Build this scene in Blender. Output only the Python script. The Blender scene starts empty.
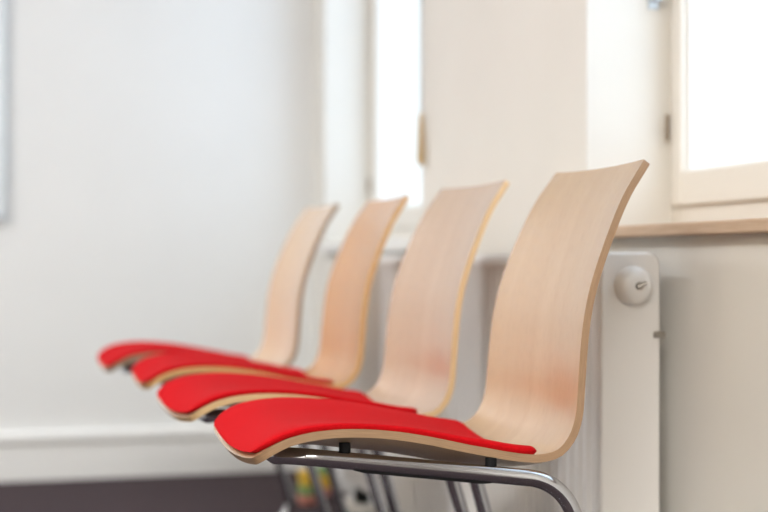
import bpy, bmesh, math, random
import numpy as np
from mathutils import Vector, Matrix

random.seed(4)
SC = bpy.context.scene
COL = SC.collection
R = math.radians

# ------------------------------------------------------------------ materials
def new_mat(name):
    m = bpy.data.materials.new(name); m.use_nodes = True
    nt = m.node_tree
    return m, nt, nt.nodes, nt.links, nt.nodes['Principled BSDF']

def plain(name, col, rough=.5, metal=0.0, spec=None, coat=0):
    m, nt, N, L, b = new_mat(name)
    b.inputs['Base Color'].default_value = (*col, 1)
    b.inputs['Roughness'].default_value = rough
    b.inputs['Metallic'].default_value = metal
    if spec is not None: b.inputs['Specular IOR Level'].default_value = spec
    if coat: b.inputs['Coat Weight'].default_value = coat
    return m

def noisy(name, c1, c2, scale=20, rough=.8, bump=.0, bscale=200, detail=4, stretch=(1, 1, 1), sheen=0, spec=.3):
    m, nt, N, L, b = new_mat(name)
    tc = N.new('ShaderNodeTexCoord'); mp = N.new('ShaderNodeMapping')
    mp.inputs['Scale'].default_value = stretch
    L.new(tc.outputs['Object'], mp.inputs['Vector'])
    n = N.new('ShaderNodeTexNoise'); n.inputs['Scale'].default_value = scale; n.inputs['Detail'].default_value = detail
    L.new(mp.outputs['Vector'], n.inputs['Vector'])
    r = N.new('ShaderNodeValToRGB')
    r.color_ramp.elements[0].position = .3; r.color_ramp.elements[1].position = .7
    r.color_ramp.elements[0].color = (*c1, 1); r.color_ramp.elements[1].color = (*c2, 1)
    L.new(n.outputs['Fac'], r.inputs['Fac']); L.new(r.outputs['Color'], b.inputs['Base Color'])
    b.inputs['Roughness'].default_value = rough
    b.inputs['Specular IOR Level'].default_value = spec
    if sheen:
        b.inputs['Sheen Weight'].default_value = sheen; b.inputs['Sheen Roughness'].default_value = .4
    if bump:
        n2 = N.new('ShaderNodeTexNoise'); n2.inputs['Scale'].default_value = bscale; n2.inputs['Detail'].default_value = 3
        L.new(mp.outputs['Vector'], n2.inputs['Vector'])
        bp = N.new('ShaderNodeBump'); bp.inputs['Strength'].default_value = bump; bp.inputs['Distance'].default_value = .002
        L.new(n2.outputs['Fac'], bp.inputs['Height']); L.new(bp.outputs['Normal'], b.inputs['Normal'])
    return m

def wood_face(name, c1, c2, c3):
    """lacquered beech veneer, grain along the shell (UV u = along, v = across)"""
    m, nt, N, L, b = new_mat(name)
    uv = N.new('ShaderNodeUVMap'); uv.uv_map = 'UVMap'
    mp = N.new('ShaderNodeMapping'); mp.inputs['Scale'].default_value = (.8, 14, 1)
    L.new(uv.outputs['UV'], mp.inputs['Vector'])
    n = N.new('ShaderNodeTexNoise'); n.inputs['Scale'].default_value = 1.6; n.inputs['Detail'].default_value = 3; n.inputs['Distortion'].default_value = .6
    L.new(mp.outputs['Vector'], n.inputs['Vector'])
    r = N.new('ShaderNodeValToRGB')
    e = r.color_ramp.elements
    e[0].position = .25; e[0].color = (*c1, 1); e[1].position = .8; e[1].color = (*c3, 1)
    k = e.new(.5); k.color = (*c2, 1)
    L.new(n.outputs['Fac'], r.inputs['Fac'])
    # short fine beech flecks
    mp2 = N.new('ShaderNodeMapping'); mp2.inputs['Scale'].default_value = (55, 420, 1)
    L.new(uv.outputs['UV'], mp2.inputs['Vector'])
    n2 = N.new('ShaderNodeTexNoise'); n2.inputs['Scale'].default_value = 1; n2.inputs['Detail'].default_value = 2
    L.new(mp2.outputs['Vector'], n2.inputs['Vector'])
    r2 = N.new('ShaderNodeValToRGB')
    r2.color_ramp.elements[0].position = .3; r2.color_ramp.elements[0].color = (.9, .88, .86, 1)
    r2.color_ramp.elements[1].position = .5; r2.color_ramp.elements[1].color = (1, 1, 1, 1)
    L.new(n2.outputs['Fac'], r2.inputs['Fac'])
    mx = N.new('ShaderNodeMix'); mx.data_type = 'RGBA'; mx.blend_type = 'MULTIPLY'; mx.inputs['Factor'].default_value = 1
    L.new(r.outputs['Color'], mx.inputs[6]); L.new(r2.outputs['Color'], mx.inputs[7])
    L.new(mx.outputs[2], b.inputs['Base Color'])
    b.inputs['Roughness'].default_value = .42
    b.inputs['Coat Weight'].default_value = 1; b.inputs['Coat Roughness'].default_value = .25; b.inputs['Coat IOR'].default_value = 1.9
    return m

def wood_edge(name, c1, c2):
    m, nt, N, L, b = new_mat(name)
    uv = N.new('ShaderNodeUVMap'); uv.uv_map = 'UVMap'
    n = N.new('ShaderNodeTexNoise'); n.inputs['Scale'].default_value = 1; n.inputs['Detail'].default_value = 3
    mp = N.new('ShaderNodeMapping'); mp.inputs['Scale'].default_value = (30, 900, 1)
    L.new(uv.outputs['UV'], mp.inputs['Vector']); L.new(mp.outputs['Vector'], n.inputs['Vector'])
    r = N.new('ShaderNodeValToRGB')
    r.color_ramp.elements[0].position = .35; r.color_ramp.elements[0].color = (*c1, 1)
    r.color_ramp.elements[1].position = .65; r.color_ramp.elements[1].color = (*c2, 1)
    L.new(n.outputs['Fac'], r.inputs['Fac']); L.new(r.outputs['Color'], b.inputs['Base Color'])
    b.inputs['Roughness'].default_value = .5
    return m

M = {}
M['wood'] = wood_face('beech_veneer', (.445, .28, .14), (.475, .31, .162), (.505, .34, .187))
M['wood_warm'] = wood_face('warm_beech_veneer', (.52, .235, .050), (.56, .265, .068), (.60, .30, .09))
M['wood_pale'] = wood_face('pale_beech_veneer', (.62, .41, .235), (.68, .46, .275), (.72, .50, .31))
M['wood_rose'] = wood_face('rosy_beech_veneer', (.45, .285, .165), (.485, .315, .19), (.52, .35, .215))
M['edge'] = wood_edge('plywood_edge', (.30, .185, .105), (.375, .24, .14))
M['edge_warm'] = wood_edge('warm_plywood_edge', (.62, .36, .14), (.70, .43, .18))
M['edge_dark'] = wood_edge('brown_plywood_edge', (.30, .20, .125), (.35, .245, .15))
M['edge_pale'] = wood_edge('pale_plywood_edge', (.62, .42, .22), (.70, .49, .27))
M['red'] = noisy('red_wool_felt', (.50, .004, .008), (.56, .007, .012), 260, .9, .35, 900, sheen=.02, spec=.05)
M['chrome'] = plain('polished_chrome', (.50, .51, .54), .14, 1.0)
M['black'] = plain('black_plastic', (.006, .006, .007), .55, spec=.2)
M['paint'] = noisy('white_wall_paint', (.735, .718, .68), (.765, .748, .71), 3, .85, .15, 90, spec=.2)
M['paint_cool'] = noisy('cool_white_wall_paint', (.765, .78, .785), (.79, .805, .81), 3, .85, .12, 90, spec=.2)
M['ceil'] = plain('ceiling_paint', (.80, .80, .79), .9)
M['taupe'] = plain('dimmed_taupe_wall', (.22, .20, .18), .8)  # dimness put into the colour, so the chrome reflects a dark room
M['trim'] = plain('white_trim_paint', (.80, .81, .81), .4)
M['frame'] = plain('cream_window_paint', (.74, .705, .65), .4)
M['rad'] = plain('radiator_enamel', (.81, .795, .775), .3)
M['sillwood'] = noisy('sill_wood', (.45, .32, .22), (.56, .42, .31), 12, .45, 0, stretch=(14, 1, 14))
M['sillwhite'] = plain('white_sill_paint', (.80, .80, .79), .35)
M['alu'] = plain('anodised_aluminium', (.62, .68, .73), .38, .6)
M['board'] = plain('whiteboard_enamel', (.80, .84, .88), .2)
M['brass'] = plain('dull_brass', (.26, .21, .16), .5, .6)
M['steel'] = plain('brushed_steel', (.42, .39, .35), .35, 1.0)
M['cordwood'] = plain('varnished_wood_pull', (.50, .36, .18), .4)
M['cord'] = plain('grey_cord', (.42, .42, .40), .8)
M['yellow'] = plain('yellow_plastic', (.80, .52, .06), .4)
M['green'] = plain('green_plastic', (.22, .40, .16), .4)
M['pink'] = plain('salmon_plastic', (.62, .25, .20), .4)
M['offwhite'] = plain('off_white_plastic', (.62, .58, .52), .4)
M['carpet'] = noisy('plum_grey_carpet', (.050, .036, .040), (.080, .060, .066), 120, .97, .8, 500, detail=6, spec=.1)

def glass():
    m = bpy.data.materials.new('window_glass'); m.use_nodes = True
    nt = m.node_tree; N = nt.nodes; L = nt.links
    N.remove(N['Principled BSDF'])
    t = N.new('ShaderNodeBsdfTransparent'); t.inputs[0].default_value = (.97, .98, .98, 1)
    g = N.new('ShaderNodeBsdfGlossy'); g.inputs['Roughness'].default_value = .02
    mx = N.new('ShaderNodeMixShader')
    mx.inputs[0].default_value = .04; L.new(t.outputs[0], mx.inputs[1]); L.new(g.outputs[0], mx.inputs[2])
    L.new(mx.outputs[0], N['Material Output'].inputs['Surface'])
    return m
M['glass'] = glass()

# ------------------------------------------------------------------ helpers
def finish(bm, name, mats, parent=None, smooth=False, bevel=0, loc=None, auto=None):
    bmesh.ops.recalc_face_normals(bm, faces=bm.faces[:])
    me = bpy.data.meshes.new(name); bm.to_mesh(me); bm.free()
    o = bpy.data.objects.new(name, me); COL.objects.link(o)
    for m in (mats if isinstance(mats, (list, tuple)) else [mats]): me.materials.append(m)
    if smooth:
        for p in me.polygons: p.use_smooth = True
    if auto:
        me.set_sharp_from_angle(angle=R(auto))
    if bevel:
        b = o.modifiers.new('bevel', 'BEVEL'); b.width = bevel; b.segments = 3; b.limit_method = 'ANGLE'; b.angle_limit = R(40)
    if parent: o.parent = parent
    if loc is not None: o.location = loc
    return o

def box(bm, x0, x1, y0, y1, z0, z1, mi=0):
    vs = [bm.verts.new((x, y, z)) for x in (x0, x1) for y in (y0, y1) for z in (z0, z1)]
    for f in ((0, 1, 3, 2), (4, 6, 7, 5), (0, 4, 5, 1), (2, 3, 7, 6), (0, 2, 6, 4), (1, 5, 7, 3)):
        fc = bm.faces.new([vs[i] for i in f]); fc.material_index = mi

def boxes(name, lst, mat, parent=None, bevel=0):
    bm = bmesh.new()
    for b in lst: box(bm, *b)
    return finish(bm, name, mat, parent, bevel=bevel)

def cyl(bm, p0, p1, r0, r1=None, n=24, caps=True):
    p0, p1 = Vector(p0), Vector(p1); r1 = r0 if r1 is None else r1
    d = (p1 - p0).normalized(); a = d.orthogonal().normalized(); b = d.cross(a)
    A = [bm.verts.new(p0 + (a * math.cos(2 * math.pi * i / n) + b * math.sin(2 * math.pi * i / n)) * r0) for i in range(n)]
    B = [bm.verts.new(p1 + (a * math.cos(2 * math.pi * i / n) + b * math.sin(2 * math.pi * i / n)) * r1) for i in range(n)]
    for i in range(n): bm.faces.new((A[i], A[(i + 1) % n], B[(i + 1) % n], B[i]))
    if caps: bm.faces.new(A[::-1]); bm.faces.new(B)

def lathe(bm, prof, origin, axis='z', n=32):
    """prof: list of (radius, height)"""
    rings = []
    o = Vector(origin)
    for r, h in prof:
        ring = []
        for i in range(n):
            a = 2 * math.pi * i / n
            p = Vector((r * math.cos(a), r * math.sin(a), h))
            if axis == 'y': p = Vector((p.x, p.z, p.y))
            ring.append(bm.verts.new(o + p))
        rings.append(ring)
    for a, b in zip(rings, rings[1:]):
        for i in range(n): bm.faces.new((a[i], a[(i + 1) % n], b[(i + 1) % n], b[i]))
    bm.faces.new(rings[0][::-1]); bm.faces.new(rings[-1])

def fillet(pts, rads, seg=12):
    out = []; P = [Vector(p) for p in pts]
    for i, p in enumerate(P):
        r = rads[i]
        if i in (0, len(P) - 1) or r <= 0: out.append(p); continue
        a = (P[i - 1] - p).normalized(); b = (P[i + 1] - p).normalized()
        ang = a.angle(b); tl = r / math.tan(ang / 2)
        c = p + (a + b).normalized() * (r / math.sin(ang / 2))
        s = p + a * tl - c; e = p + b * tl - c
        tot = s.angle(e); ax = s.cross(e).normalized()
        for k in range(seg + 1):
            out.append(c + Matrix.Rotation(tot * k / seg, 3, ax) @ s)
    return out

def sweep_rings(path, r, n=20):
    path = [Vector(p) for p in path]
    T = []
    for i in range(len(path)):
        a = path[max(i - 1, 0)]; b = path[min(i + 1, len(path) - 1)]
        T.append((b - a).normalized())
    nrm = T[0].orthogonal().normalized(); rings = []
    for i, p in enumerate(path):
        if i: nrm = (T[i - 1].rotation_difference(T[i])) @ nrm
        nrm = (nrm - T[i] * nrm.dot(T[i])).normalized(); bi = T[i].cross(nrm)
        rings.append([p + (nrm * math.cos(2 * math.pi * k / n) + bi * math.sin(2 * math.pi * k / n)) * r for k in range(n)])
    return rings

def tube_from(rings, name, mat, parent, caps=(False, False)):
    bm = bmesh.new()
    V = [[bm.verts.new(p) for p in ring] for ring in rings]
    n = len(V[0])
    for a, b in zip(V, V[1:]):
        for i in range(n): bm.faces.new((a[i], a[(i + 1) % n], b[(i + 1) % n], b[i]))
    bm.faces.new(V[0]); bm.faces.new(V[-1])
    return finish(bm, name, mat, parent, smooth=True, auto=50)

def thing(name, label, cat, loc=(0, 0, 0), rz=0, group=None):
    o = bpy.data.objects.new(name, None); COL.objects.link(o)
    o.empty_display_size = .05
    o.location = loc; o.rotation_euler = (0, 0, rz); o['label'] = label; o['category'] = cat
    if group: o['group'] = group
    return o

def struct(o, label=None, cat=None):
    o['kind'] = 'structure'
    if label: o['label'] = label
    if cat: o['category'] = cat
    return o

# ------------------------------------------------------------------ room (X across, Y along the window wall, camera at the origin)
XW = 1.03      # face of the window wall
YF = 4.60      # face of the far wall
XL, YB, ZC = -3.4, -2.6, 2.75
WT = .36       # wall thickness
ZS, ZT = .755, 2.30       # window opening
W1 = (3.36, 4.43); W2 = (1.27, 2.344)

def wall_x(name, x0, x1, ya, yb, holes, mat, zs=ZS, zt=ZT):
    lst = []; y = ya
    for h0, h1 in sorted(holes):
        lst.append((x0, x1, y, h0, 0, ZC)); lst.append((x0, x1, h0, h1, 0, zs)); lst.append((x0, x1, h0, h1, zt, ZC)); y = h1
    lst.append((x0, x1, y, yb, 0, ZC))
    bm = bmesh.new()
    for b in lst: box(bm, *b)
    bmesh.ops.remove_doubles(bm, verts=bm.verts[:], dist=1e-5)
    # drop the coincident inner faces between the blocks
    seen = {}
    for f in bm.faces[:]:
        key = tuple(sorted(v.index for v in f.verts)) if False else tuple(round(c, 4) for c in f.calc_center_median())
        seen.setdefault(key, []).append(f)
    dead = [f for fs in seen.values() if len(fs) > 1 for f in fs]
    bmesh.ops.delete(bm, geom=dead, context='FACES_ONLY')
    return finish(bm, name, mat)

struct(wall_x('wall_right', XW, XW + WT, YB, YF + .2, [W1, W2], M['paint']), 'off-white window wall with two deep window recesses', 'wall')
struct(boxes('wall_left', [(XL - .3, XL, YB, YF + .2, 0, ZC)], M['paint']), 'white wall opposite the windows', 'wall')
struct(boxes('wall_back', [(XL, XW + WT, YF, YF + .2, 0, ZC)], M['paint_cool']), 'plain white far wall with tall skirting', 'wall')
struct(boxes('wall_front', [(XL, XW + WT, YB - .2, YB, 0, ZC)], M['taupe']), 'unseen wall behind the camera, toned dark to reflect as a dim room', 'wall')
struct(boxes('floor', [(XL - .3, XW + WT, YB - .2, YF + .2, -.1, 0)], M['carpet']), 'plum grey carpet floor', 'floor')
struct(boxes('ceiling', [(XL - .3, XW + WT, YB - .2, YF + .2, ZC, ZC + .1)], M['ceil']), 'white ceiling', 'ceiling')

def baseboard(name, along, a0, a1, face, sign):
    # profile (distance from wall, height): plinth with a lighter rounded ledge on top
    prof = [(0, 0), (.016, 0), (.016, .112), (.018, .118), (.024, .121), (.026, .127), (.026, .143), (.022, .151), (.014, .154), (0, .154)]
    bm = bmesh.new(); V = []
    for a in (a0, a1):
        V.append([bm.verts.new((a, face + sign * d, z) if along == 'x' else (face + sign * d, a, z)) for d, z in prof])
    n = len(prof)
    for i in range(n): bm.faces.new((V[0][i], V[0][(i + 1) % n], V[1][(i + 1) % n], V[1][i]))
    bm.faces.new(V[0]); bm.faces.new(V[1][::-1])
    return struct(finish(bm, name, M['trim']), 'tall white skirting board', 'baseboard')
baseboard('baseboard_back', 'x', XL, XW, YF, -1)
baseboard('baseboard_right', 'y', YB, YF - .028, XW, -1)

def window(idx, y0, y1, xin, hinge_y, side=1, zs=ZS, zt=ZT):
    """fixed frame + sash + pane; xin = room-side face, side=+1: outside lies towards +x"""
    root = bpy.data.objects.new('window_%d' % idx, None); COL.objects.link(root)
    ym = (y0 + y1) / 2; root.location = (xin, ym, zs); struct(root)
    h = (y1 - y0) / 2; Hh = zt - zs; s = side
    def bx(d0, d1, a0, a1, z0, z1):
        xs = sorted((s * d0, s * d1)); return (xs[0], xs[1], a0, a1, z0, z1)
    fw = .030
    boxes('window_frame', [bx(.012, .085, -h, -h + fw, 0, Hh), bx(.012, .085, h - fw, h, 0, Hh),
                           bx(.012, .085, -h + fw, h - fw, 0, .052), bx(.012, .085, -h + fw, h - fw, Hh - fw, Hh)], M['frame'], root, bevel=.003)
    a = h - fw + .012; sw = .040; z0, z1 = .042, Hh - fw + .012
    bm = bmesh.new()
    for b in (bx(0, .06, -a, -a + sw, z0, z1), bx(0, .06, a - sw, a, z0, z1),
              bx(0, .06, -a + sw, a - sw, z0, z0 + .062), bx(0, .06, -a + sw, a - sw, z1 - sw, z1)):
        box(bm, *b)
    sash = finish(bm, 'window_sash', M['frame'], root, bevel=.005)
    boxes('glazing_bead', [bx(.014, .05, -a + sw, -a + sw + .006, z0 + .062, z1 - sw), bx(.014, .05, a - sw - .006, a - sw, z0 + sw, z1 - sw),
                           bx(.014, .05, -a + sw + .006, a - sw - .006, z0 + .062, z0 + .066), bx(.014, .05, -a + sw + .006, a - sw - .006, z1 - sw - .03, z1 - sw)],
          M['sillwhite'], sash, bevel=.003)
    boxes('pane', [bx(.028, .034, -a + sw + .01, a - sw - .01, z0 + .064, z1 - sw - .01)], M['glass'], sash)
    bm = bmesh.new()
    for hz in (.162, 1.0):
        cyl(bm, (-s * .006, hinge_y * a, hz), (-s * .006, hinge_y * a, hz + .048), .004)
    finish(bm, 'hinge', M['brass'], root, smooth=True, auto=40)
    # handle on the other stile
    bm = bmesh.new(); hy = -hinge_y * (a - sw / 2)
    box(bm, *bx(-.008, 0, hy - .013, hy + .013, .62, .76)); cyl(bm, (-s * .008, hy, .70), (-s * .045, hy, .70), .008)
    cyl(bm, (-s * .045, hy, .71), (-s * .045, hy, .585), .009, .008)
    finish(bm, 'window_handle', M['alu'], root, smooth=True, auto=40)
    return root
window(1, *W1, 1.180, 1)
window(2, *W2, 1.186, 1)
# window boards
def sill(name, y0, y1, z0, z1, mat, label):
    boxes_ = [(XW - .028, 1.20, y0, y1, z0, z1)]
    o = boxes(name, boxes_, mat, bevel=.004); struct(o, label, 'window sill'); return o
sill('trim_1', W1[0] + .0005, W1[1] - .0005, .722, .757, M['sillwhite'], 'white window board under the far window')
sill('trim_2', 1.12, 2.3435, .737, .7575, M['sillwood'], 'light wooden window board under the near window')

# ------------------------------------------------------------------ radiator (panel radiator under the windows)
RX0, RX1, RY0, RY1, RZ0, RZ1 = .890, .990, 1.985, 3.62, .12, .712
rad = thing('radiator', 'white panel radiator with vertical ribs mounted on the wall behind the chairs', 'radiator', ((RX0 + RX1) / 2, (RY0 + RY1) / 2, 0))
bm = bmesh.new()
prof = []; pitch = .0333; y = RY0 + .012; xs0 = RX0 + .002
prof.append((xs0 + .006, RY0 + .002)); prof.append((xs0 + .001, RY0 + .008))
while y + pitch < RY1 - .012:
    prof += [(xs0, y + .002), (xs0, y + .014), (xs0 + .007, y + .0185), (xs0 + .010, y + .022), (xs0 + .010, y + .027), (xs0 + .006, y + .031)]
    y += pitch
prof += [(xs0, y), (xs0, RY1 - .012), (xs0 + .006, RY1 - .002)]
prof += [(xs0 + .022, RY1 - .002), (xs0 + .022, RY0 + .002)]
cx, cy = rad.location.x, rad.location.y
zl = [RZ0 + .006, RZ0 + .03, RZ1 - .05, RZ1 - .028]
rings = []
for z in (RZ0, RZ0 + .02, RZ1 - .03, RZ1 - .012):
    rings.append([bm.verts.new((px - cx, py - cy, z)) for px, py in prof])
n = len(prof)
for a, b in zip(rings, rings[1:]):
    for i in range(n): bm.faces.new((a[i], a[(i + 1) % n], b[(i + 1) % n], b[i]))
bm.faces.new(rings[0][::-1]); bm.faces.new(rings[-1])
finish(bm, 'front_panel', M['rad'], rad, smooth=True, auto=45)
boxes('rear_panel', [(RX1 - .022 - cx, RX1 - cx, RY0 + .004 - cy, RY1 - .004 - cy, RZ0, RZ1 - .014)], M['rad'], rad, bevel=.004)
def side_cover(ya, yb):
    # rounded rectangle in x-z, extruded a little in y
    bm = bmesh.new(); rr = .022; pts = []
    for cxx, czz, a0 in ((RX1 - rr, RZ1 - rr, 0), (RX0 + rr, RZ1 - rr, 90), (RX0 + rr, RZ0 + rr, 180), (RX1 - rr, RZ0 + rr, 270)):
        for k in range(9):
            a = R(a0 + 90 * k / 8); pts.append((cxx + rr * math.cos(a), czz + rr * math.sin(a)))
    A = [bm.verts.new((x - cx, ya - cy, z)) for x, z in pts]; B = [bm.verts.new((x - cx, yb - cy, z)) for x, z in pts]
    for i in range(len(pts)): bm.faces.new((A[i], A[(i + 1) % len(pts)], B[(i + 1) % len(pts)], B[i]))
    bm.faces.new(A); bm.faces.new(B[::-1])
    return finish(bm, 'side_cover', M['rad'], rad, bevel=.005)
side_cover(RY0 - .012, RY0 + .006)
side_cover(RY1 - .006, RY1 + .012)
# curved top cover with vent slots
bm = bmesh.new(); pts = []
rr = .020
for cxx, a0, a1 in ((RX1 - rr, 0, 90), (RX0 + rr, 90, 180)):
    for k in range(9):
        a = R(a0 + (a1 - a0) * k / 8); pts.append((cxx + rr * math.cos(a), RZ1 - rr + rr * math.sin(a)))
pts += [(RX0, RZ1 - .023), (RX0 + .003, RZ1 - .023), (RX0 + .003, RZ1 - .02), (RX0 + .02, RZ1 - .004), (RX1 - .02, RZ1 - .004), (RX1 - .003, RZ1 - .02), (RX1 - .003, RZ1 - .032), (RX1, RZ1 - .032)]
A = [bm.verts.new((x - cx, RY0 + .006 - cy, z)) for x, z in pts]; B = [bm.verts.new((x - cx, RY1 - .006 - cy, z)) for x, z in pts]
for i in range(len(pts)): bm.faces.new((A[i], A[(i + 1) % len(pts)], B[(i + 1) % len(pts)], B[i]))
finish(bm, 'top_cover', M['rad'], rad, smooth=True, auto=40)
# round end plug with bleed screw on the near end
px, pz = (RX0 + RX1) / 2 + .002, .661
bm = bmesh.new()
lathe(bm, [(.030, 0), (.030, -.008), (.028, -.015), (.022, -.021), (.014, -.024), (.012, -.0245)], (px - cx, RY0 - .012 - cy, pz), 'y')
plug = finish(bm, 'end_plug', M['rad'], rad, smooth=True, auto=40)
bm = bmesh.new(); cyl(bm, (px - cx, RY0 - .035 - cy, pz), (px - cx, RY0 - .041 - cy, pz), .006)
cyl(bm, (px - .004 - cx, RY0 - .041 - cy, pz - .002), (px + .008 - cx, RY0 - .045 - cy, pz + .005), .003)
finish(bm, 'bleed_screw', M['steel'], plug, smooth=True, auto=40)
for by in (RY0 + .12, RY1 - .12):
    for bz in (.58, .16):
        boxes('wall_bracket', [(RX1 - cx, XW - .0015 - cx, by - .018 - cy, by + .018 - cy, bz - .012, bz + .012)], M['steel'], rad, bevel=.003)
bm = bmesh.new(); cyl(bm, (RX1 - .012 - cx, RY0 - .012 - cy, .585), (RX1 - .012 + .018 - cx, RY0 - .012 - cy, .585), .005)
finish(bm, 'bracket_screw', M['steel'], rad, smooth=True, auto=40)

# ------------------------------------------------------------------ chair
CX, CYC = .6, 1.88
PROF = [(.308, .458), (.317, .465), (.332, .4735), (.349, .4805), (.373, .486), (.398, .4885), (.415, .4893), (.44, .4887), (.465, .4867), (.491, .4835), (.517, .479),
        (.543, .4735), (.569, .4675), (.586, .4635), (.613, .458), (.634, .4535), (.661, .449), (.681, .4475), (.703, .4505), (.713, .457), (.7215, .467),
        (.727, .477), (.7315, .491), (.734, .505), (.736, .53), (.738, .555), (.7405, .582), (.744, .611), (.7485, .636), (.755, .662), (.7635, .687),
        (.7735, .713), (.786, .742), (.798, .768), (.813, .795), (.826, .8135), (.842, .836)]
def catmull(P, per=14):
    P = [np.array(p) for p in P]; out = []
    for i in range(len(P) - 1):
        p0 = P[max(i - 1, 0)]; p1 = P[i]; p2 = P[i + 1]; p3 = P[min(i + 2, len(P) - 1)]
        for k in range(per):
            t = k / per
            out.append(.5 * ((2 * p1) + (-p0 + p2) * t + (2 * p0 - 5 * p1 + 4 * p2 - p3) * t * t + (-p0 + 3 * p1 - 3 * p2 + p3) * t ** 3))
    out.append(P[-1]); return np.array(out)
D = catmull(PROF)
sl = np.concatenate([[0], np.cumsum(np.hypot(*np.diff(D, axis=0).T))])
NS = 900; S = np.linspace(0, sl[-1], NS)
DX = np.interp(S, sl, D[:, 0]); DZ = np.interp(S, sl, D[:, 1])
def gsm(a, sig):
    k = np.arange(-int(4 * sig), int(4 * sig) + 1); g = np.exp(-.5 * (k / sig) ** 2); g /= g.sum(); n = len(k) // 2
    pad = np.concatenate([2 * a[0] - a[n:0:-1], a, 2 * a[-1] - a[-2:-n - 2:-1]]); return np.convolve(pad, g, 'valid')
DX, DZ = gsm(DX, 6), gsm(DZ, 6)
TX, TZ = np.gradient(DX), np.gradient(DZ); tl = np.hypot(TX, TZ); TX, TZ = TX / tl, TZ / tl
TX, TZ = gsm(TX, 6), gsm(TZ, 6)
LEN = S[-1]
def s_at(pt):
    return S[np.argmin((DX - pt[0]) ** 2 + (DZ - pt[1]) ** 2)]
s_mid, s_bend, s_waist = s_at((.45, .488)), s_at((.70, .449)), s_at((.735, .52))
DISH_S = [0, s_at((.355, .483)), s_at((.40, .4885)), s_mid, s_at((.62, .456)), s_bend, s_waist, LEN * .8, LEN]
DISH_V = [.009, .016, .027, .033, .029, .020, .020, .017, .0055]
W_S = [0, s_mid, s_bend, s_waist, s_at((.744, .611)), s_at((.773, .713)), LEN]
W_V = [.184, .181, .178, .176, .173, .168, .155]
DISH = gsm(np.interp(S, DISH_S, DISH_V), 30); WID = gsm(np.interp(S, W_S, W_V), 30)
BOW = .012
def surf(s, y, off):
    """point of the shell, off metres along the seating-side normal"""
    x, z = np.interp(s, S, DX) - CX, np.interp(s, S, DZ)
    tx, tz = np.interp(s, S, TX), np.interp(s, S, TZ)
    w = np.interp(s, S, WID); u2 = min((y / w) ** 2, 1.0)
    d = off - np.interp(s, S, DISH) * (1 - u2)
    b = -BOW * (1 - u2) * max(0, 1 - s / .10) ** 2
    return Vector((x + tx * b - tz * d, y, z + tz * b + tx * d))
def rounded_w(d, w, r):
    return w if d >= r else w - r + math.sqrt(max(0, r * r - (r - d) ** 2))
TH = .0105
def rows_for(L0, L1, r0, r1, nmid):
    a = [L0 + r0 * (1 - math.cos(math.pi / 2 * k / 10)) for k in range(10)]
    m = list(np.linspace(L0 + r0, L1 - r1, nmid))
    b = [L1 - r1 * (1 - math.cos(math.pi / 2 * k / 8)) for k in range(8)][::-1]
    return a + m + b
def make_shell(parent):
    bm = bmesh.new(); uvl = bm.loops.layers.uv.new('UVMap')
    r0, r1 = .030, .003; NV = 24
    rows = rows_for(0, LEN, r0, r1, 84); top = []; bot = []
    for s in rows:
        w0 = float(np.interp(s, S, WID)); w = rounded_w(s, w0, r0); w = min(w, rounded_w(LEN - s, w0, r1))
        ys = [w * math.sin(math.pi / 2 * (2 * k / NV - 1)) * .35 + w * (2 * k / NV - 1) * .65 for k in range(NV + 1)]
        top.append([(bm.verts.new(surf(s, y, 0)), s, y) for y in ys]); bot.append([(bm.verts.new(surf(s, y, -TH)), s, y) for y in ys])
    def quad(q, mi, flip=False, edge=False):
        f = bm.faces.new([a[0] for a in q]); f.material_index = mi; f.smooth = True
        for lp, a, k in zip(f.loops, q, range(4)):
            lp[uvl].uv = (a[1] + .37, (.0 if k < 2 else TH) if edge else a[2] + .5)
    nr = len(rows)
    for i in range(nr - 1):
        for k in range(NV):
            quad((top[i][k], top[i][k + 1], top[i + 1][k + 1], top[i + 1][k]), 0)
            quad((bot[i][k], bot[i + 1][k], bot[i + 1][k + 1], bot[i][k + 1]), 0)
        for k in (0, NV):
            quad((top[i][k], top[i + 1][k], bot[i + 1][k], bot[i][k]), 1, edge=True)
    for i in (0, nr - 1):
        for k in range(NV):
            quad((top[i][k], top[i][k + 1], bot[i][k + 1], bot[i][k]), 1, edge=True)
    o = finish(bm, 'seat_shell', [M['wood'], M['edge']], parent, auto=45)
    for p in o.data.polygons: p.use_smooth = True
    b = o.modifiers.new('bevel', 'BEVEL'); b.width = .0012; b.segments = 2; b.limit_method = 'ANGLE'; b.angle_limit = R(50)
    return o

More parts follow.
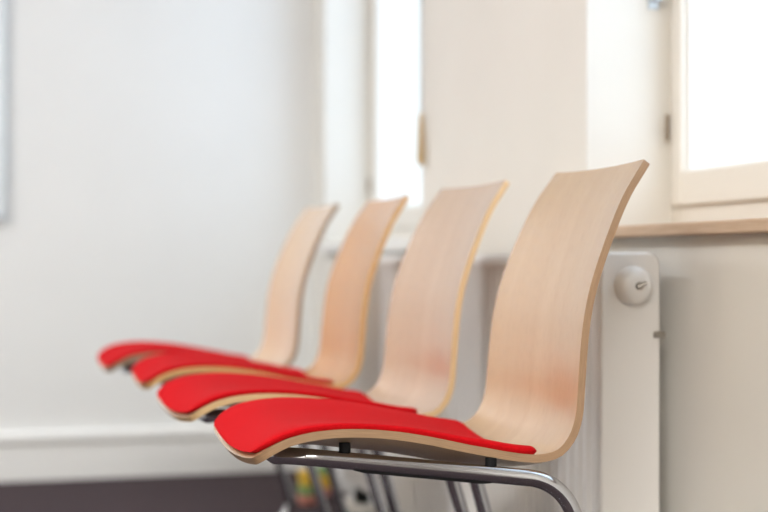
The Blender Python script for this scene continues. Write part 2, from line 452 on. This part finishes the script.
def make_pad(parent):
    bm = bmesh.new()
    m = .0045; L0, L1 = .004, s_at((.690, .4475)); H = .0140; RR = .021
    r0, r1 = .032, .024; NV = 36
    a = [L0 + r0 * (1 - math.cos(math.pi / 2 * k / 16)) for k in range(16)]
    mid = list(np.linspace(L0 + r0, L1 - r1, 46)); b = [L1 - r1 * (1 - math.cos(math.pi / 2 * k / 16)) for k in range(16)][::-1]
    rows = a + mid + b; G = []; U = []
    for s in rows:
        w0 = float(np.interp(s, S, WID)) - m
        # the cushion narrows a little towards the back
        w0 -= .006 * max(0, (s - L1 + .12) / .12) ** 2 if s > L1 - .12 else 0
        w = min(rounded_w(s - L0, w0, r0), rounded_w(L1 - s, w0, r1))
        row = []; un = []
        for k in range(NV + 1):
            q = 2 * k / NV - 1; y = w * math.sin(math.pi / 2 * q)
            # distance to the outline, soft roll-off to the edge
            dl = max(0, min(s - L0, L1 - s)); dw = max(0, w - abs(y))
            d1 = min(1, dl / (RR * 2.4 if s < LEN * .2 else .013)); d2 = min(1, dw / RR)
            e1 = math.sqrt(max(0, 1 - (1 - d1) ** 2)); e2 = math.sqrt(max(0, 1 - (1 - d2) ** 2))
            e = e1 * e2
            fill = float(np.interp(s, S, DISH)) * (1 - min(1, (y / (w0 + m)) ** 2)) * .30
            taper = .72 + .28 * min(1, max(0, (s - .16) / .16))
            dome = math.sin(math.pi / 2 * min(1, dw / .06)) * min(1, dl / (.06 if s < LEN * .2 else .10))
            off = .0060 + e * (H * taper - .005) + dome * (fill + .002)
            row.append(bm.verts.new(surf(s, y, off))); un.append(bm.verts.new(surf(L0 + .005 + (s - L0) * (L1 - L0 - .010) / (L1 - L0), y * (w - .005) / w, .0003)))
        G.append(row); U.append(un)
    for i in range(len(rows) - 1):
        for k in range(NV):
            bm.faces.new((G[i][k], G[i][k + 1], G[i + 1][k + 1], G[i + 1][k]))
            bm.faces.new((U[i][k], U[i + 1][k], U[i + 1][k + 1], U[i][k + 1]))
        for k in (0, NV): bm.faces.new((G[i][k], G[i + 1][k], U[i + 1][k], U[i][k]))
    for i in (0, len(rows) - 1):
        for k in range(NV): bm.faces.new((G[i][k], G[i][k + 1], U[i][k + 1], U[i][k]))
    o = finish(bm, 'seat_pad', M['red'], parent, smooth=True)
    return o

TR = .011
RAIL = dict(f=(.357, .4535), r=(.708, .4145), foot=(.828, TR))
RAIL_Y, REAR_Y, FOOT_Y = .140, .195, .214
def rail_z(X): 
    (x0, z0), (x1, z1) = RAIL['f'], RAIL['r']; return z0 + (z1 - z0) * (X - x0) / (x1 - x0)
def rail_y(X): return RAIL_Y + (REAR_Y - RAIL_Y) * (X - .357) / .351
def make_frame(parent):
    f, r, ft = RAIL['f'], RAIL['r'], RAIL['foot']
    def P(x, y, z): return (x - CX, y, z)
    mid = Vector(P(.40, 0, 0))
    pts = []; rads = []
    def add(p, rad): pts.append(p); rads.append(rad)
    # one continuous bent tube, from the near floor runner round to the far one
    add(P(.33, -FOOT_Y, TR), 0); add(P(*(ft[0], -FOOT_Y, ft[1])), .055)
    add(P(r[0], -REAR_Y, r[1]), .068); add(P(f[0], -RAIL_Y, f[1]), .045)
    add(P(f[0] - .002, -.07, f[1] - .0105), .08); add(P(f[0] - .002, .07, f[1] - .0105), .08)
    add(P(f[0], RAIL_Y, f[1]), .045); add(P(r[0], REAR_Y, r[1]), .068)
    add(P(ft[0], FOOT_Y, ft[1]), .055); add(P(.33, FOOT_Y, TR), 0)
    path = fillet(pts, rads, 14)
    # cut points: in the straights, halfway along the leg and along the runner
    out = [path[0]]; cuts = []
    lens = [(path[i + 1] - path[i]).length for i in range(len(path) - 1)]
    for i, l in enumerate(lens):
        if l > .08:
            for t in (.03, .5, .97):
                out.append(path[i].lerp(path[i + 1], t)); 
                if t == .5: cuts.append(len(out) - 1)
        out.append(path[i + 1])
    rings = sweep_rings(out, TR)
    # cuts: runner, leg, rail, [cross], rail, leg, runner
    straights = cuts
    def seg(a, b, name): return tube_from(rings[a:b + 1], name, M['chrome'], parent)
    n = len(rings) - 1
    # indices just after the lower bend / just before the upper bend
    c = straights
    lower1, leg1 = c[0] , c[1]
    lower2, leg2 = c[-1], c[-2]
    seg(leg1 - 1 + 2, leg2 - 1, 'seat_frame')
    seg(0, lower1 + 1, 'floor_runner'); seg(lower1 + 1, leg1 + 1, 'leg')
    seg(leg2 - 1, lower2 - 1, 'leg'); seg(lower2 - 1, n, 'floor_runner')
    # end caps and glides of the runners
    for sy in (-1, 1):
        bm = bmesh.new(); cyl(bm, P(.331, sy * FOOT_Y, TR), P(.322, sy * FOOT_Y, TR), TR + .0006, TR - .002)
        finish(bm, 'end_cap', M['black'], parent, smooth=True, auto=40)
    # rubber spacers between frame and shell, linking strips below the rails
    for sy in (-1, 1):
        for X in (.430, .617):
            s = s_at((X, float(np.interp(X, [p[0] for p in PROF[:18]], [p[1] for p in PROF[:18]]))))
            y = sy * (rail_y(X) - .009)
            top = surf(s, y, -TH); zr = rail_z(X)
            bm = bmesh.new(); cyl(bm, (X - CX, y, zr + TR * .75), (X - CX, y, top.z + .0008), .0075)
            finish(bm, 'rubber_spacer', M['black'], parent, smooth=True, auto=40)
        bm = bmesh.new(); xa, xb = .438, .612
        V = []
        for X, dz in ((xa, 0), (xa + .012, .0018), (xb - .012, .0018), (xb, 0)):
            z = rail_z(X) - TR
            V.append([bm.verts.new((X - CX, sy * rail_y(X) + w, zz)) for w, zz in ((-.007, z + .005), (.007, z + .005), (.006, z - dz), (-.006, z - dz))])
        for a, b in zip(V, V[1:]):
            for i in range(4): bm.faces.new((a[i], a[(i + 1) % 4], b[(i + 1) % 4], b[i]))
        bm.faces.new(V[0]); bm.faces.new(V[-1][::-1])
        finish(bm, 'stacking_buffer', M['black'], parent)

def make_chair(label, group):
    t = thing('visitor_chair', label, 'chair', (CX, CYC, 0), 0, group)
    make_shell(t); make_pad(t); make_frame(t)
    return t
GROUP = 'row of wooden chairs with red seat pads'
chair = make_chair('nearest chair of the row, sharp pale wooden shell, red seat pad, chrome frame', GROUP)
def copy_chair(src, label, dx, dy, yaw, mats):
    r = src.copy(); COL.objects.link(r)
    r.location = (CX + dx, CYC + dy, 0); r.scale = (1.012, 1, 1) if abs(yaw) > 2 else (1, 1, 1); r.rotation_euler = (0, 0, R(yaw)); r['label'] = label
    for ch in src.children:
        c = ch.copy(); COL.objects.link(c); c.parent = r
        if ch.name.startswith('seat_shell'):
            for i, m in enumerate(mats):
                c.material_slots[i].link = 'OBJECT'; c.material_slots[i].material = m
    return r
copy_chair(chair, 'second chair from the front, rosy wooden shell with red seat pad', -.019, .496, 2.6, (M['wood_rose'], M['edge_pale']))
copy_chair(chair, 'third chair from the front, most orange wooden shell of the row with red seat pad', -.019, 1.068, 0, (M['wood_warm'], M['edge_warm']))
copy_chair(chair, 'farthest chair of the row, by the far wall, brown-edged shell, red seat pad', -.059, 1.524, 1.2, (M['wood_pale'], M['edge_dark']))

# ------------------------------------------------------------------ other things
wb = thing('whiteboard', 'white board with rounded grey aluminium frame hanging on far wall at left edge', 'whiteboard', (-.886, YF, .825))
boxes('board_panel', [(-.905, .905, -.016, -.004, .012, 1.188)], M['board'], wb)
boxes('board_frame', [(-.92, -.896, -.024, 0, 0, 1.2), (.896, .92, -.024, 0, 0, 1.2), (-.896, .896, -.024, 0, 0, .024), (-.896, .896, -.024, 0, 1.176, 1.2)], M['alu'], wb, bevel=.006)

bc = thing('blind_pull', 'thin blind cord with wooden pull hanging at far window edge', 'blind pull', (1.014, 3.318, .934))
bm = bmesh.new(); cyl(bm, (0, 0, .125), (0, 0, 1.30), .0022, n=10); finish(bm, 'cord', M['cord'], bc, smooth=True, auto=40)
bm = bmesh.new(); lathe(bm, [(.003, .13), (.006, .125), (.008, .09), (.010, .03), (.0105, .012), (.008, .002), (.004, 0)], (0, 0, 0), n=16)
finish(bm, 'wooden_pull', M['cordwood'], bc, smooth=True, auto=40)

br = thing('blind_bracket', 'small grey metal bracket on near window recess, high up by the frame', 'bracket', (1.160, W2[1], 1.178))
boxes('bracket_plate', [(-.011, .011, -.005, 0, -.02, .03)], M['alu'], br, bevel=.002)
bm = bmesh.new(); cyl(bm, (0, -.006, 0), (0, -.03, 0), .008); finish(bm, 'bracket_pin', M['alu'], br, smooth=True, auto=40)

def tumbler(x, y, label, cols, sc=1.0):
    t = thing('toy_cup_stack', label, 'toy', (x, y, 0), 0, 'colourful stacked toy cups on the floor')
    z = 0
    for k, (c, h, r) in enumerate(cols):
        bm = bmesh.new(); h *= sc; r *= sc
        lathe(bm, [(r * .86, z), (r * .9, z + .002), (r * .97, z + h * .72), (r * 1.06, z + h * .78), (r * 1.06, z + h * .95), (r * 1.0, z + h), (r * .6, z + h)], (0, 0, 0), n=28)
        finish(bm, 'cup', M[c], t, smooth=True, auto=40); z += h
    return t
tumbler(.868, 3.95, 'stack of toy cups on carpet with yellow cup on top, left of two', [('pink', .026, .031), ('green', .026, .030), ('yellow', .042, .029)])
tumbler(.935, 4.06, 'stack of toy cups on carpet with green cup on top, right of two', [('pink', .026, .030), ('yellow', .038, .029), ('green', .026, .027)])

ps = thing('power_strip', 'off-white power strip on carpet with black plug below the far window', 'power strip', (.965, 3.74, 0), R(14))
boxes('strip_housing', [(-.022, .022, -.16, .07, 0, .036)], M['offwhite'], ps, bevel=.006)
bm = bmesh.new(); lathe(bm, [(.021, .036), (.023, .055), (.021, .075), (.015, .090), (.008, .096)], (0, -.02, 0), n=24)
finish(bm, 'plug', M['black'], ps, smooth=True, auto=40)

# ------------------------------------------------------------------ light
w = bpy.data.worlds.new('overcast_sky'); SC.world = w; w.use_nodes = True
bg = w.node_tree.nodes['Background']; bg.inputs[0].default_value = (.72, .85, 1.0, 1); bg.inputs[1].default_value = 2.8
def portal(name, x, y, z, sx, sy, rot):
    l = bpy.data.lights.new(name, 'AREA'); l.shape = 'RECTANGLE'; l.size = sx; l.size_y = sy
    l.cycles.is_portal = True
    o = bpy.data.objects.new(name, l); COL.objects.link(o); o.location = (x, y, z); o.rotation_euler = rot
for i, wv in enumerate((W1, W2)):
    portal('daylight_portal', XW + WT + .01, sum(wv) / 2, (ZS + ZT) / 2, ZT - ZS, wv[1] - wv[0], (0, R(90), 0))
def fill_light(x, y, pw, c):  # added fill panels out of view, standing in for an unknown light source
    t = thing('ceiling_fill_light', 'added square fill light panel at the ceiling, out of view', 'fill_light', (x, y, ZC), 0, 'added ceiling fill lights')
    boxes('fill_light_housing', [(-.5, .5, -.5, .5, -.05, 0)], M['trim'], t, bevel=.004)
    l = bpy.data.lights.new('fill_light_area', 'AREA'); l.size = .95; l.energy = pw; l.color = c
    o = bpy.data.objects.new('fill_light_area', l); COL.objects.link(o); o.parent = t; o.location = (0, 0, -.055)
fill_light(-2.6, -.6, 36, (1, .86, .6)); fill_light(-2.1, -1.9, 150, (1, .975, .93)); fill_light(-.9, -1.9, 112, (1, .975, .92)); fill_light(-1.9, 3.1, 66, (1, 1, 1))

# ------------------------------------------------------------------ camera
cam = bpy.data.cameras.new('camera'); co = bpy.data.objects.new('camera', cam); COL.objects.link(co)
cam.sensor_width = 36; cam.lens = 1404 / 768 * 36; cam.shift_y = 4 / 768
co.location = (0, 0, .70); co.rotation_euler = (R(90), 0, R(-15.5))
cam.dof.use_dof = True; cam.dof.focus_distance = 1.80; cam.dof.aperture_fstop = 2.5
cam.clip_start = .02
SC.camera = co
SC.cycles.use_denoising = True
SC.cycles.max_bounces = 12; SC.cycles.diffuse_bounces = 8
v = SC.view_settings; v.view_transform = 'Standard'; v.look = 'None'; v.gamma = 1; v.exposure = 0.16
v.use_curve_mapping = False
